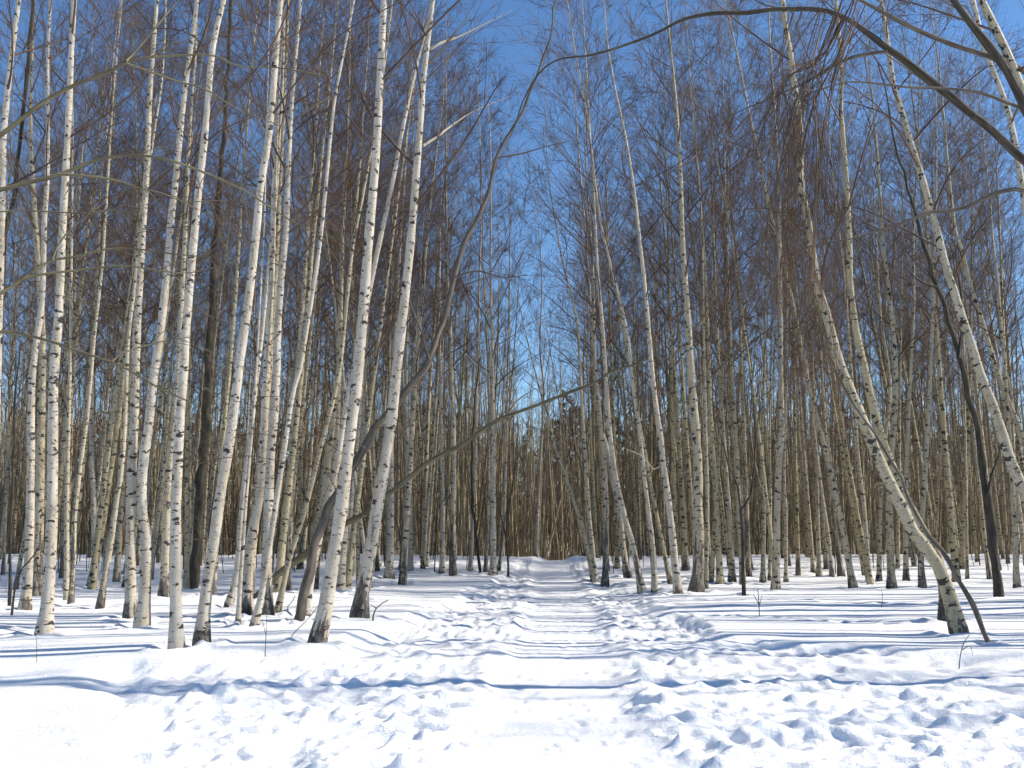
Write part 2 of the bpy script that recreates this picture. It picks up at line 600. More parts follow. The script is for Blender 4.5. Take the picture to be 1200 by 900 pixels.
def crown_mesh(trunk, r_trunk, start, nb, rg, size=1.0, sub=6, tw=5, dead=6, thick=1.0):
    """branches, side branches and fine twigs growing off a trunk centre line"""
    H = np.linalg.norm(trunk[-1] - trunk[0])
    u = np.linspace(0, 1, nb) ** 0.85
    t = start + (0.985 - start) * (u + rg.uniform(-0.5, 0.5, nb) / nb)
    t = np.clip(t, 0.05, 0.99)
    p0, dt = sample_poly(trunk, t)
    dt = unit(dt)
    az = np.arange(nb) * 2.399963 + rg.uniform(-0.5, 0.5, nb)
    hor = np.stack([np.cos(az), np.sin(az), np.zeros(nb)], -1)
    el = rg.uniform(0.55, 1.1, nb)
    d = unit(hor * np.cos(el)[:, None] + dt * np.sin(el)[:, None])
    prof = np.clip((1 - t) / (1 - start), 0, 1)
    L = size * H * (0.045 + 0.165 * prof ** 0.75 * (1 - 0.45 * prof ** 3)) * rg.uniform(0.7, 1.25, nb)
    k = 7
    s = np.linspace(0, 1, k)
    kink = unit(rg.normal(size=(nb, 3)))
    B = p0[:, None, :] + L[:, None, None] * (d[:, None, :] * s[None, :, None] + 0.07 * kink[:, None, :] * np.sin(s * 4.2)[None, :, None])
    B[..., 2] += (L[:, None] * (0.10 * s - 0.16 * s ** 2.5)[None, :])
    rb = np.interp(t, np.linspace(0, 1, len(r_trunk)), r_trunk) * 0.42
    rb = np.clip(rb * (0.5 + 0.5 * L / L.max()), 0.0045, 0.022)
    RB = rb[:, None] * (1 - 0.72 * s)[None, :]
    parts = [tubes(B, RB, 4)]
    S, ts, Ls = side_shoots(B, sub, 0.18, 1.0, lambda tt, r: (L[:, None] * (0.22 + 0.34 * (1 - tt)) * r.uniform(0.6, 1.3, tt.shape)), 0.68, 0.28, 0.08, 5, rg)
    RS = thick * np.clip(0.0030 + 0.0024 * Ls, 0.003, 0.007)[:, None] * np.linspace(1, 0.45, 5)[None, :]
    parts.append(tubes(S, RS, 3))
    W, tw_, Lw = side_shoots(S, tw, 0.1, 1.0, lambda tt, r: r.uniform(0.20, 0.75, tt.shape) * size, 0.5, 0.16, 0.10, 3, rg)
    RW = thick * np.full(len(W), 0.0027)[:, None] * np.array([1.0, 0.85, 0.5])[None, :]
    parts.append(tubes(W, RW, 3))
    if dead:
        td = rg.uniform(0.10, start + 0.05, dead)
        p0, _ = sample_poly(trunk, td)
        az = rg.uniform(0, 6.28, dead)
        el = rg.uniform(-0.1, 0.75, dead)
        d = np.stack([np.cos(az) * np.cos(el), np.sin(az) * np.cos(el), np.sin(el)], -1)
        Ld = rg.uniform(0.5, 1.9, dead)
        s5 = np.linspace(0, 1, 5)
        D = p0[:, None, :] + Ld[:, None, None] * (d[:, None, :] * s5[None, :, None] + 0.08 * unit(rg.normal(size=(dead, 3)))[:, None, :] * np.sin(s5 * 4)[None, :, None])
        parts.append(tubes(D, rg.uniform(0.004, 0.008, dead)[:, None] * np.linspace(1, 0.35, 5)[None, :], 3))
        Q, _, _ = side_shoots(D, 5, 0.2, 1.0, lambda tt, r: r.uniform(0.12, 0.5, tt.shape), 0.8, 0.05, 0.05, 3, rg)
        parts.append(tubes(Q, np.full((len(Q), 3), 0.0024) * np.array([1, 0.8, 0.5]), 3))
    return join(parts)


def trunk_radii(s, Ltot, r0, rg, flare=0.55):
    """radius along the stem: taper, root flare, slight swellings"""
    q = s / Ltot
    r = r0 * (0.07 + 0.93 * np.clip(1 - q, 0, 1) ** 1.15)
    r = r * (1 + flare * np.exp(-s / 0.16) + 0.08 * np.exp(-s / 0.6))
    ph = rg.uniform(0, 9)
    r = r * (1 + 0.035 * np.sin(s * 5.1 + ph) + 0.03 * np.sin(s * 11.7 + 2 * ph))
    return np.maximum(r, 0.006)


def stem_from_pixels(pts, w, depth=None, height=None, extra_depth=0.0, rg=None, sink=0.25):
    """pixels of the stem from foot upwards -> dense centre line, radii, base point, depth"""
    d = depth if depth else ground_hit(*pts[0])
    W = np.array([at(px, py, d) for px, py in pts])
    zg = macro1(W[0][0], d)
    # depth wander so that stems are not all in one plane
    zrel = W[:, 2] - W[0, 2]
    lean = rg.normal(0, 0.025)
    shift = lean * zrel + extra_depth * zrel
    for i in range(len(W)):
        W[i] = at(pts[i][0], pts[i][1], d + shift[i])
    W[0, 2] = min(W[0, 2], zg + 0.02)
    if height:
        top = W[-1]
        if top[2] < height:
            dirv = unit(W[-1] - W[max(-4, -len(W))])
            z, cur = top[2], top.copy()
            while z < height:
                dirv = unit(dirv * 0.94 + np.array([0, 0, 0.06]) + np.append(rg.normal(0, 0.02, 2), 0))
                cur = cur + dirv * 0.8
                z = cur[2]
                W = np.vstack([W, cur])
    base = W[0].copy()
    d0 = unit(W[1] - W[0])
    W = np.vstack([W[0] - d0 * sink, W])
    Lt = np.linalg.norm(np.diff(W, axis=0), axis=1).sum()
    n = max(8, int(Lt / 0.3))
    C = catmull(W, n)
    s = np.concatenate([[0], np.cumsum(np.linalg.norm(np.diff(C, axis=0), axis=1))])
    return C, s, base, d


def local(V, base):
    return V - base[None, :]


def make_birch(pts, w, label, height=None, depth=None, foot=0.1, warm=0.0, nb=26, start=0.42, seed=0, group=None,
               name='birch_tree', mat=None, limbs=(), twig=None, sub=5, tw=4, size=1.0, sides=10, dead=7, limb_mat=None, limb_rg=None, rtaper=None):
    rg = np.random.default_rng(seed * 7 + 3)
    if height is None:
        height = rg.uniform(14.5, 17.5)
    C, s, base, d = stem_from_pixels(pts, w, depth, height, rg=rg)
    r0 = 0.5 * w * d / FPX / 0.95
    R = trunk_radii(s - 0.25, s[-1], r0, rg) if True else None
    R[0] = R[1]
    V, F, B = tubes(C[None], R[None], sides)
    B = B.copy()
    B[:, 2] -= 0.25
    WELLS.append((base[0], base[1], r0))
    t = thing(name, label, 'tree', base, group)
    tr = linked('trunk', mesh_np('trunk', local(V, base), F, mat or M_BARK, bark=B), t)
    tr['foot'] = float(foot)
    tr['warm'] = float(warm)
    cv, cf, cb = crown_mesh(C, R, start, nb, rg, size=size, sub=sub, tw=tw, dead=dead)
    linked('crown', mesh_np('crown', local(cv, base), cf, twig or M_TWIG, bark=cb), t)
    for lp in limbs:
        add_limb(t, base, lp, d, rg, limb_mat or mat or M_BARK)
    return t, C, R, base, d


def add_limb(t, base, spec, d, rg, mat, name='limb', sides=7, twigs=True, twmat=None):
    """spec: (pixel points, base width px, tip width px, depth offset at tip)"""
    pts, w0, w1, dz = spec
    k = len(pts)
    W = np.array([at(px, py, d + dz * i / (k - 1)) for i, (px, py) in enumerate(pts)])
    L = np.linalg.norm(np.diff(W, axis=0), axis=1).sum()
    n = max(6, int(L / 0.12))
    C = catmull(W, n)
    nk = max(4, int(L / 0.32))
    kk = rg.normal(0, 1, (nk, 3)) * (0.007 + 0.14 * 0.5 * d / FPX * w0)
    kk[0] = kk[-1] = 0
    for j in range(3):
        C[:, j] += np.interp(np.linspace(0, nk - 1, n), np.arange(nk), kk[:, j]) * min(1.0, L / 1.5)
    swell = np.interp(np.linspace(0, nk - 1, n), np.arange(nk), rg.uniform(0.84, 1.18, nk))
    R = 0.5 * d / FPX * (w1 + (w0 - w1) * np.linspace(1, 0, n) ** 1.15) * swell
    V, F, B = tubes(C[None], R[None], sides)
    lo = linked(name, mesh_np(name, local(V, base), F, mat, bark=B), t)
    lo['foot'] = 0.0
    lo['warm'] = 0.4
    if twigs:
        m = max(5, int(L * 3.2))
        Bx = C[None]
        S, ts, Ls = side_shoots(Bx, m, 0.12, 1.0, lambda tt, r: r.uniform(0.25, 1.0, tt.shape), 0.8, -0.05, 0.12, 6, rg)
        RS = np.clip(0.002 + 0.002 * Ls, 0.002, 0.005)[:, None] * np.linspace(1, 0.4, 6)[None, :]
        T1 = tubes(S, RS, 3)
        W2, _, _ = side_shoots(S, 4, 0.15, 1.0, lambda tt, r: r.uniform(0.1, 0.4, tt.shape), 0.6, -0.1, 0.2, 3, rg)
        T2 = tubes(W2, np.full((len(W2), 3), 0.0018) * np.array([1, 0.8, 0.5]), 3)
        v, f, b = join([T1, T2])
        tg = linked('twigs', mesh_np('twigs', v - base[None, :], f, twmat or M_TWIG, bark=b), lo)
        tg['kind'] = 'stuff'
    return lo, C


# ------------------------------------------------------------------ the birches one can follow by eye, traced from foot to top
GL, GM, GR = 'birches standing left of the path', 'birches standing around the end of the path', 'birches standing right of the path'
TREES = [
 # ---- left of the path
 dict(p=[(52,743),(57,690),(61,600),(62,500),(63,440),(68,380),(73,273),(80,147),(84,53),(87,0)], w=14.5, l='stout white birch with bare clean trunk, second front trunk from left edge', g=GL),
 dict(p=[(29,716),(34,652),(36,553),(38,440),(49,353),(52,260),(55,220),(56,160),(56,67),(59,0)], w=11, l='heavily black-banded birch just left of the stout far-left birch', g=GL, foot=.15),
 dict(p=[(43,698),(46,606),(48,500),(50,400),(44,300),(36,150),(40,0)], w=12, l='shaded brownish birch half hidden behind the stout far-left birch', g=GL, foot=.9, warm=.5),
 dict(p=[(-14,738),(-8,560),(-3,400),(2,240),(4,160),(9,107),(14,60),(22,0)], w=15, l='birch whose white upper trunk leans in at the top left corner', g=GL),
 dict(p=[(166,735),(170,690),(171,630),(166,590),(168,540),(174,500),(180,440),(187,395),(195,327),(200,260),(205,220),(212,147),(219,88),(225,48),(231,0)], w=14, l='white birch with a crook at knee height, right one of a close pair', g=GL),
 dict(p=[(153,725),(153,640),(154,560),(157,500),(159,440),(161,380),(164,327),(168,260),(171,220),(176,107),(181,40),(184,0)], w=13, l='straight dark-banded birch, left one of a close pair', g=GL, foot=.2, warm=.2),
 dict(p=[(207,760),(206,705),(206,600),(208,550),(210,500),(215,440),(217,393),(221,353),(224,313),(228,273),(233,220),(237,187),(243,128),(247,75),(252,40),(262,0)], w=14, l='upright white birch whose foot stands nearest the viewer on the left', g=GL),
 dict(p=[(236,755),(241,700),(250,640),(258,580),(267,530),(274,480),(279,440),(283,407),(288,375),(295,321),(301,265),(305,220),(313,173),(319,120),(325,40),(329,0)], w=14, l='smooth white birch leaning right beside the nearest upright birch', g=GL),
 dict(p=[(313,722),(312,680),(314,618),(317,534),(321,489),(324,440),(325,393),(329,332),(335,273),(337,220),(340,149),(345,80),(349,40),(352,0)], w=13, l='straight birch with dark foot behind the thin leaning birch stem', g=GL, foot=.3),
 dict(p=[(289,721),(293,640),(303,590),(308,540),(312,440),(318,330),(322,200),(327,80),(333,0)], w=12, l='grey-white birch with slight bend left of the dark-footed straight birch', g=GL, foot=.2),
 dict(p=[(297,735),(306,700),(314,650),(322,600),(331,540),(337,500),(343,460),(350,440),(357,400),(364,358),(371,313),(377,268),(390,135),(400,75),(415,0)], w=7.5, l='thin pale birch leaning right, foot in front of two thicker birches', g=GL),
 dict(p=[(279,733),(281,690),(284,650),(288,590),(294,520),(300,440),(306,330)], w=5, l='pole-thin birch standing left of the thin leaning birch', g=GL, h=10),
 dict(p=[(268,710),(278,670),(283,600),(292,520),(301,440),(308,380),(316,300)], w=8, l='thin birch with curved foot behind the smooth leaning white birch', g=GL),
 dict(p=[(192,700),(194,640),(197,560),(203,500),(208,440),(214,330)], w=10, l='grey birch half hidden behind the nearest upright left birch', g=GL, foot=.3, warm=.3),
 dict(p=[(117,712),(124,670),(131,630),(136,590),(141,560),(146,500),(150,400)], w=7, l='thin birch leaning right between two straight left birches, snow around its foot', g=GL, foot=.5, warm=.3),
 dict(p=[(83,708),(86,650),(88,600),(95,540),(103,480),(110,400)], w=6, l='thin dark-footed birch right of the stout far-left birch', g=GL, foot=.9, warm=.4),
 dict(p=[(112,690),(111,640),(110,590),(108,540),(107,455),(109,380),(113,340),(116,273),(117,220),(123,173),(128,120),(133,67),(140,5)], w=7.5, l='slim white birch in the second row between stout and paired left birches', g=GL),
 dict(p=[(75,670),(78,560),(82,440),(88,330),(93,227),(99,147),(105,88),(113,0)], w=8, l='slim grey birch in the third row right of the stout far-left birch', g=GL, warm=.2),
 dict(p=[(334,692),(337,640),(341,560),(345,480),(352,400),(362,250),(372,120)], w=10, l='dark-footed birch behind the crossing grey leaning stems', g=GL, foot=1.0, warm=.2),
 dict(p=[(325,718),(340,652),(355,606),(365,568),(376,523),(387,482),(397,440),(404,380),(412,300),(425,230),(440,150)], w=6.5, l='thin yellowish birch leaning right just left of the grey-brown leaning trunk', g=GL, warm=.5),
 dict(p=[(372,752),(380,720),(385,690),(391,650),(398,610),(404,560),(409,520),(414,480),(419,440),(427,350),(432,280),(440,190),(445,100),(450,0)], w=16, l='prominent white birch leaning right, foot nearest the viewer left of path', g=GL, foot=.15, sides=14),
 dict(p=[(421,725),(425,690),(433,650),(439,610),(446,570),(453,530),(459,490),(464,440),(477,325),(485,240),(492,150),(497,85),(507,0)], w=16, l='white birch with tall rough dark foot closest to the path on its left', g=GL, foot=.9, sides=14,
      limbs=[([(494,172),(510,160),(528,148),(560,128),(600,112)],4,.5,.8), ([(503,58),(520,48),(540,42),(575,25),(600,12)],4,.5,.6)]),
 dict(p=[(357,722),(366,667),(380,602),(387,576),(395,542),(402,497),(412,447),(425,380),(437,320),(450,260),(460,215),(472,150),(485,90),(500,30),(508,0)], w=9.5, l='slender birch that crosses behind the prominent leaning white birch', g=GL),
 dict(p=[(456,677),(458,600),(458,520),(462,400),(468,300),(476,180),(484,60)], w=9, l='straight birch behind the rough dark-footed birch beside the path', g=GL, foot=.1),
 dict(p=[(405,680),(410,600),(418,520),(424,440),(432,330)], w=8, l='slim birch seen between the two prominent white birches left of path', g=GL),
 dict(p=[(413,677),(417,600),(423,520),(430,400)], w=6, l='thin grey birch, right neighbour of the slim one between prominent birches', g=GL, warm=.2),
 dict(p=[(481,670),(481,620),(480,570),(477,520),(476,440),(480,300),(484,160)], w=6, l='thin birch with slight wave right of the dark-footed pathside birch', g=GL),
 dict(p=[(470,667),(474,600),(476,540),(470,400)], w=5, l='very thin birch next to the wavy thin birch left of path', g=GL, warm=.2),
 dict(p=[(518,671),(519,600),(518,540),(517,487),(516,433),(515,393),(515,320),(516,250),(520,140)], w=6.5, l='thin straight pale birch, left of the dark-footed straight birch near path', g=GL),
 dict(p=[(531,674),(531,600),(532,540),(531,487),(529,433),(528,393),(525,340),(523,250),(523,100)], w=7.5, l='straight black-footed birch standing alone in snow left of the path', g=GL, foot=1.2, warm=.3),
 dict(p=[(578,673),(578,600),(578,500),(577,460),(577,407),(575,325),(575,175),(572,125)], w=8, l='straight white birch left of path with sunlit right edge', g=GL, foot=.1),
 dict(p=[(569,671),(572,590),(573,500),(573,460),(571,407),(566,300)], w=5, l='dark thin stem touching the straight white birch left of the path', g=GL, foot=2.2, warm=.6),
 dict(p=[(551,669),(554,600),(557,540),(558,460),(560,393),(563,280)], w=5.5, l='thin white birch midway between black-footed and sunlit straight birches', g=GL, warm=.2),
 dict(p=[(584,668),(590,630),(592,570),(594,500),(595,433),(597,330)], w=4.5, l='thin white birch curving up right of the straight sunlit birch', g=GL),
 # ---- round the end of the path
 dict(p=[(696,680),(693,666),(688,644),(682,615),(675,595),(666,568),(659,546),(649,520),(643,489),(634,462)], w=6, l='thin pale leaning birch slanting left over the path', g=GM, h=9, warm=.4, nb=12, dead=3),
 dict(p=[(628,655),(632,560),(637,460),(633,407),(635,325),(630,250),(627,190)], w=4.5, l='lone thin birch rising into the open sky above the path', g=GM, warm=.2, h=17),
 dict(p=[(698,685),(694,640),(690,600),(687,550),(683,490),(679,420),(675,370),(660,310),(650,255),(642,200),(639,125)], w=6, l='birch at path edge curving left above, beside the slanting thin one', g=GM, warm=.3),
 dict(p=[(709,687),(710,640),(710,600),(709,560),(706,520),(704,500),(699,447),(696,393),(695,325),(687,200),(685,140),(689,50)], w=8, l='birch with tall black foot at the right edge of the path', g=GM, foot=1.5, warm=.4),
 dict(p=[(736,676),(730,640),(726,600),(719,566),(711,524),(703,500),(697,440),(690,330)], w=8, l='left-leaning grey birch behind the two curved birches right of path', g=GR, foot=.4, warm=.2),
 dict(p=[(752,692),(746,660),(739,630),(733,610),(726,580),(720,550),(713,490),(706,380)], w=8, l='curved-foot birch leaning left, second front trunk right of the path', g=GR, foot=.5, warm=.1),
 dict(p=[(767,692),(765,640),(760,600),(755,560),(750,510),(741,447),(735,390),(712,295),(702,250),(690,150)], w=6.5, l='thin birch leaning left beside the curved-foot birch', g=GR, warm=.1),
 dict(p=[(795,697),(790,650),(786,610),(783,585),(778,550),(775,520),(772,500),(765,445),(757,350),(750,285),(742,215),(732,155),(720,100),(712,50),(707,0)], w=9.5, l='bright white tall birch bowing left, immediately left of the thick black-footed birch', g=GR, warm=.1, limbs=[([(776,540),(768,550),(752,535),(730,525)],2,1,.3)]),
 dict(p=[(816,694),(819,650),(818,600),(818,550),(815,500),(810,440),(805,360),(800,290),(797,200),(792,120),(785,50),(780,0)], w=14, l='thickest birch right of the path with wide black foot', g=GR, foot=.75, warm=.5, sides=14),
 dict(p=[(827,691),(829,600),(827,500),(825,400),(822,250),(812,135),(805,30)], w=5.5, l='thin birch pressed close to the right of the thickest birch', g=GR, warm=.6),
 dict(p=[(844,685),(842,640),(839,580),(836,540),(833,500),(830,400),(825,300),(820,225)], w=8, l='sunlit yellowish birch, first clear trunk right of the thickest birch', g=GR, warm=.8),
 dict(p=[(858,682),(856,630),(851,560),(847,500),(842,430),(838,330)], w=8, l='grey birch between the sunlit yellowish birch and the dark forked sapling', g=GR, warm=.5, foot=.3),
 dict(p=[(877,675),(875,600),(872,520),(868,400)], w=7, l='dark-barked birch behind the forked sapling', g=GR, foot=2.0, warm=.7),
 dict(p=[(909,692),(910,640),(911,590),(913,540),(916,500),(915,440),(914,330),(912,200),(905,90)], w=9.5, l='straight birch with dark notched foot below the hanging red twigs', g=GR, warm=.4, foot=.25),
 dict(p=[(921,681),(921,600),(919,550),(922,420)], w=4.5, l='very thin birch right beside the straight one below the red twigs', g=GR, warm=.4),
 dict(p=[(894,682),(895,600),(893,540),(896,420)], w=6, l='thin spotted birch, left neighbour of the straight one below red twigs', g=GR, warm=.6),
 dict(p=[(902,680),(903,600),(902,500),(905,380)], w=4, l='thread-thin birch left of the straight birch below the red twigs', g=GR, warm=.6),
 dict(p=[(1000,690),(993,650),(986,610),(979,580),(973,550),(966,520),(960,500),(945,440),(932,370)], w=8.5, l='lone left-leaning slim birch standing in open snow, left of the big leaning pair', g=GR, warm=.6),
 dict(p=[(960,675),(958,600),(955,500),(950,380)], w=6, l='straight thin birch behind the lone left-leaning slim birch', g=GR, warm=.5),
 dict(p=[(953,671),(948,600),(944,555),(940,500),(932,400)], w=5, l='thin slightly leaning birch left of the lone left-leaning slim birch', g=GR, warm=.6),
 dict(p=[(986,675),(980,630),(975,600),(968,520),(962,420)], w=7, l='dark brown stem close behind the lone left-leaning slim birch', g=GR, foot=2.5, warm=.8),
 dict(p=[(975,676),(971,630),(965,590),(958,540),(948,450)], w=5, l='thin pale stem between two leaning stems right of the red twigs', g=GR, warm=.3),
 dict(p=[(1045,689),(1043,640),(1042,600),(1044,540),(1050,445),(1043,350),(1035,287),(1028,180),(1020,90)], w=10, l='straight banded birch framed left of the big leaning pair near its foot', g=GR, warm=.6, foot=.3),
 dict(p=[(1020,686),(1016,640),(1012,590),(1006,540),(998,440),(990,330)], w=6, l='thin birch leaning left of the straight banded birch', g=GR, warm=.6),
 dict(p=[(1030,682),(1033,560),(1043,455),(1033,380),(1029,327),(1025,247),(1018,120)], w=6, l='slim curving birch immediately left of the straight banded birch', g=GR, warm=.6),
 dict(p=[(1062,682),(1061,600),(1064,500),(1070,380)], w=7, l='slim birch seen just behind the big leaning pair', g=GR, warm=.5),
 dict(p=[(1081,688),(1079,640),(1085,540),(1092,400)], w=8, l='dark-footed birch glimpsed behind the forking foot of the leaning pair', g=GR, foot=.9, warm=.5),
 dict(p=[(1108,727),(1106,690),(1098,652),(1079,618),(1060,580),(1042,538),(1025,485),(1015,440),(1004,393),(1000,367),(996,327),(995,273),(993,233),(991,200),(988,160),(985,120),(987,88),(983,40),(980,0)], w=13, l='back stem of the big leaning pair, mossy and upright above', g=GR, foot=.9, warm=.8, sides=14),
 dict(p=[(1124,742),(1113,700),(1098,660),(1083,640),(1069,622),(1055,590),(1040,560),(1026,530),(1014,500),(1000,465),(985,431),(976,396),(968,367),(957,332),(952,297),(947,260),(938,215),(938,171),(936,133),(931,101),(927,67),(921,35),(917,0)], w=17, l='front stem of the big leaning pair, white birch slanting far left', g=GR, foot=.2, warm=.6, sides=14),
 dict(p=[(1245,712),(1222,640),(1200,576),(1185,542),(1174,508),(1163,474),(1149,440),(1136,396),(1128,375),(1120,348),(1105,300),(1099,273),(1091,247),(1081,210),(1065,160),(1056,128),(1047,99),(1040,48),(1035,16)], w=16, l='white birch slanting left that enters from the right edge at mid height', g=GR, foot=.2, warm=.35, sides=14),
 dict(p=[(1250,688),(1225,600),(1200,519),(1185,478),(1176,457),(1160,407),(1149,369),(1136,329),(1128,295),(1120,273),(1115,234),(1109,173),(1105,128),(1099,69),(1091,13)], w=9, l='thinner slanting birch above and right of the right-edge slanting birch', g=GR, warm=.5),
 dict(p=[(1192,690),(1186,560),(1179,457),(1173,380),(1169,327),(1164,287),(1160,235),(1152,160),(1147,112),(1143,67)], w=7, l='nearly upright slim birch near the right edge behind slanting birches', g=GR, warm=.5),
 dict(p=[(1252,744),(1245,600),(1230,450),(1210,300),(1197,213),(1184,141),(1171,101),(1155,60),(1140,0)], w=14, l='white birch trunk at the right edge below the thick top right trunk', g=GR, warm=.1),
]
for i, T in enumerate(TREES):
    dd = ground_hit(*T['p'][0])
    T['w'] = T['w'] * (0.87 if T['p'][0][0] > 500 else 0.95)
    near = dd < 16
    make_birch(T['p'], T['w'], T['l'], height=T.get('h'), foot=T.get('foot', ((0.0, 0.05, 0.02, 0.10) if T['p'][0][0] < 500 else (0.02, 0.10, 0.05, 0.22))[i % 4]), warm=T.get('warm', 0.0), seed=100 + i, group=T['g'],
               nb=T.get('nb', 16 if near else 26), sub=5, tw=4 if near else 5, sides=T.get('sides', 8), limbs=T.get('limbs', ()), dead=T.get('dead', 8),
               start=0.36 if T['p'][0][0] > 500 else 0.42)

# ------------------------------------------------------------------ dark and grey stems that are not birches
def plain_stem(name, label, cat, spec_list, mat, seed, depth=None, twmat=None, twigs=True, sink=True):
    rg = np.random.default_rng(seed)
    p0 = spec_list[0][0][0]
    d = depth or ground_hit(*p0)
    b = at(*p0, d)
    t = thing(name, label, cat, b)
    WELLS.append((b[0], b[1], 0.03))
    for i, sp in enumerate(spec_list):
        pts = list(sp[0])
        if i == 0 and sink:
            (xa, ya), (xb, yb) = pts[0], pts[1]
            k = 18 / max(1e-3, math.hypot(xb - xa, yb - ya))
            pts = [(xa - (xb - xa) * k, ya - (yb - ya) * k)] + pts
        add_limb(t, b, (pts, *sp[1:]), d, rg, mat, name='trunk' if i == 0 else 'limb', sides=10 if i == 0 else 6, twigs=twigs, twmat=twmat)
    return t


plain_stem('leaning_tree', 'grey-brown crooked trunk leaning far right behind prominent white birch', 'tree',
  [([(348,728),(358,690),(370,640),(382,602),(397,576),(416,542),(431,515),(442,497),(455,482),(472,465),(490,442),(503,422),(515,385),(532,325),(545,285),(560,255),(572,225),(582,185),(600,152),(630,90),(645,40),(655,-10)], 12, 2, 1.2),
   ([(503,422),(490,380),(478,345),(470,300)], 3, 1, .4), ([(532,325),(560,318),(590,325),(618,322)], 2.5, 1, -.4), ([(582,185),(605,180),(640,172),(668,165)], 2.5, 1, .3)], M_GREY, 21)
plain_stem('leaning_tree', 'olive-grey bare stem slanting low to the right across two white birches', 'tree',
  [([(297,701),(331,670),(365,644),(382,631),(408,614),(436,595),(457,578),(480,559),(507,540),(541,521),(568,503),(592,491),(616,480),(637,472),(669,460),(696,449),(717,436),(736,427),(760,420)], 9.5, 2.2, -1.5),
   ([(592,491),(605,470),(628,455)], 2, 1, .3)], M_OLIVE, 22)
plain_stem('dark_tree', 'dark mossy slender tree between leaning pair and right edge', 'tree',
  [([(1174,701),(1166,667),(1163,621),(1157,580),(1151,538),(1144,497),(1133,452),(1123,420),(1112,375),(1099,337),(1088,308),(1077,268),(1066,225),(1050,175),(1040,120),(1028,70)], 11, 1.5, .6),
   ([(1157,580),(1166,545),(1172,520),(1180,490)], 3, 1.2, .3), ([(1123,420),(1128,380),(1124,330),(1118,280)], 4, 1.5, .5), ([(1099,337),(1080,330),(1060,312)], 2.5, 1, -.2)], M_DARK, 23)
plain_stem('dark_tree', 'dark brown rough straight trunk behind the smooth leaning white birch', 'tree',
  [([(227,690),(231,640),(236,560),(241,490),(247,400),(252,300),(260,180),(268,60),(275,-60),(282,-200)], 12, 2, .6)], M_DARK, 24)
plain_stem('dark_tree', 'dark thin stem leaning left behind the two far-left top trunks', 'tree',
  [([(-20,705),(-8,500),(5,300),(16,220),(27,133),(34,60),(40,0),(45,-50)], 8, 4, .5)], M_DARK, 25)
plain_stem('bare_sapling', 'dark forked sapling in snow right of the thickest birch', 'sapling',
  [([(871,697),(870,640),(868,596)], 4.5, 3.5, 0), ([(868,598),(864,568),(854,546),(848,520),(838,490)], 2.6, 1, .2), ([(869,597),(879,580),(884,550),(886,510),(892,470)], 2.4, 1, -.2)], M_DARK, 26)
plain_stem('bare_sapling', 'dark thin sapling at the left verge near the path end', 'sapling',
  [([(596,675),(595,640),(592,620),(586,600),(580,575)], 3.6, 1.4, 0), ([(593,625),(598,590),(603,550),(606,510)], 2, 1, .2)], M_DARK, 27)
plain_stem('bare_sapling', 'dark bowed sapling behind thin white birches left of path', 'sapling',
  [([(563,671),(558,630),(554,590),(553,540),(556,480),(562,420)], 3.8, 1.5, 0), ([(554,595),(566,585),(580,580)], 1.6, .8, .2)], M_DARK, 28)
plain_stem('bare_sapling', 'thin dark sapling, left of two at the left picture edge', 'sapling',
  [([(11,712),(13,640),(14,560),(17,480),(24,400)], 4, 1.8, 0)], M_DARK, 29)
plain_stem('bare_sapling', 'thin dark curved sapling, right of two at the left picture edge', 'sapling',
  [([(14,720),(18,690),(27,665),(37,655),(46,640)], 3.2, 1.2, 0)], M_DARK, 30)
plain_stem('bare_sapling', 'long curved brown stick leaning against the big leaning birch pair', 'sapling',
  [([(1160,755),(1140,710),(1120,672),(1105,645),(1085,620),(1065,585),(1057,560),(1043,538),(1027,510),(1010,487),(998,470),(985,448),(972,425)], 6.5, 2, 0.8)], M_GREY, 31)

STALKS = [
 ('curved dry stalk in snow right of the rough dark-footed birch', [([(437,728),(438,718),(444,710),(455,703)], 2.2, 1, 0), ([(441,713),(434,708)], 1.2, .6, 0)], M_DARK),
 ('fine upright grass stalk left of the nearest leaning white birch', [([(311,763),(312,740),(313,712)], 1.1, .5, 0), ([(312,745),(307,725)], .9, .5, .05)], M_GREY),
 ('small forked weed stem on snow below the dark forked sapling', [([(890,722),(889,705),(888,690)], 1.5, .8, 0), ([(889,712),(893,698)], 1.0, .6, .05), ([(889,708),(883,696)], 1.0, .6, -.05)], M_DARK),
 ('thin arched twig sticking from snow by the leaning stick', [([(1124,782),(1126,765),(1130,752),(1136,744)], 1.4, .7, 0), ([(1127,762),(1137,757),(1140,768)], 1.0, .5, .05)], M_OLIVE),
 ('lone straw-thin stalk in snow in front of the stout far-left birch', [([(43,776),(43,760),(42,744)], 1.1, .5, 0)], M_GREY),
 ('bent dark shoot beside the foot of the grey-brown leaning trunk', [([(338,722),(337,712),(342,706),(346,698)], 1.8, .9, 0)], M_DARK),
 ('slanting bare twig between leaning trunk and prominent white birch', [([(340,748),(350,736),(362,724),(374,708)], 1.5, .7, 0)], M_OLIVE),
 ('thin stalk in smooth snow between straight banded birch and lone slim birch', [([(1033,712),(1034,700),(1033,690)], 1.0, .5, 0)], M_GREY),
]
for i, (lab, spec, mt) in enumerate(STALKS):
    rg = np.random.default_rng(300 + i)
    d = ground_hit(*spec[0][0][0])
    b = at(*spec[0][0][0], d)
    t = thing('dry_stalk', lab, 'stalk', b, 'stalks poking out of the snow')
    for j, sp in enumerate(spec):
        pts = list(sp[0])
        if j == 0:
            pts = [(pts[0][0], pts[0][1] + 12)] + pts
        add_limb(t, b, (pts, *sp[1:]), d, rg, mt, name='stem' if j == 0 else 'side_shoot', sides=5, twigs=False)

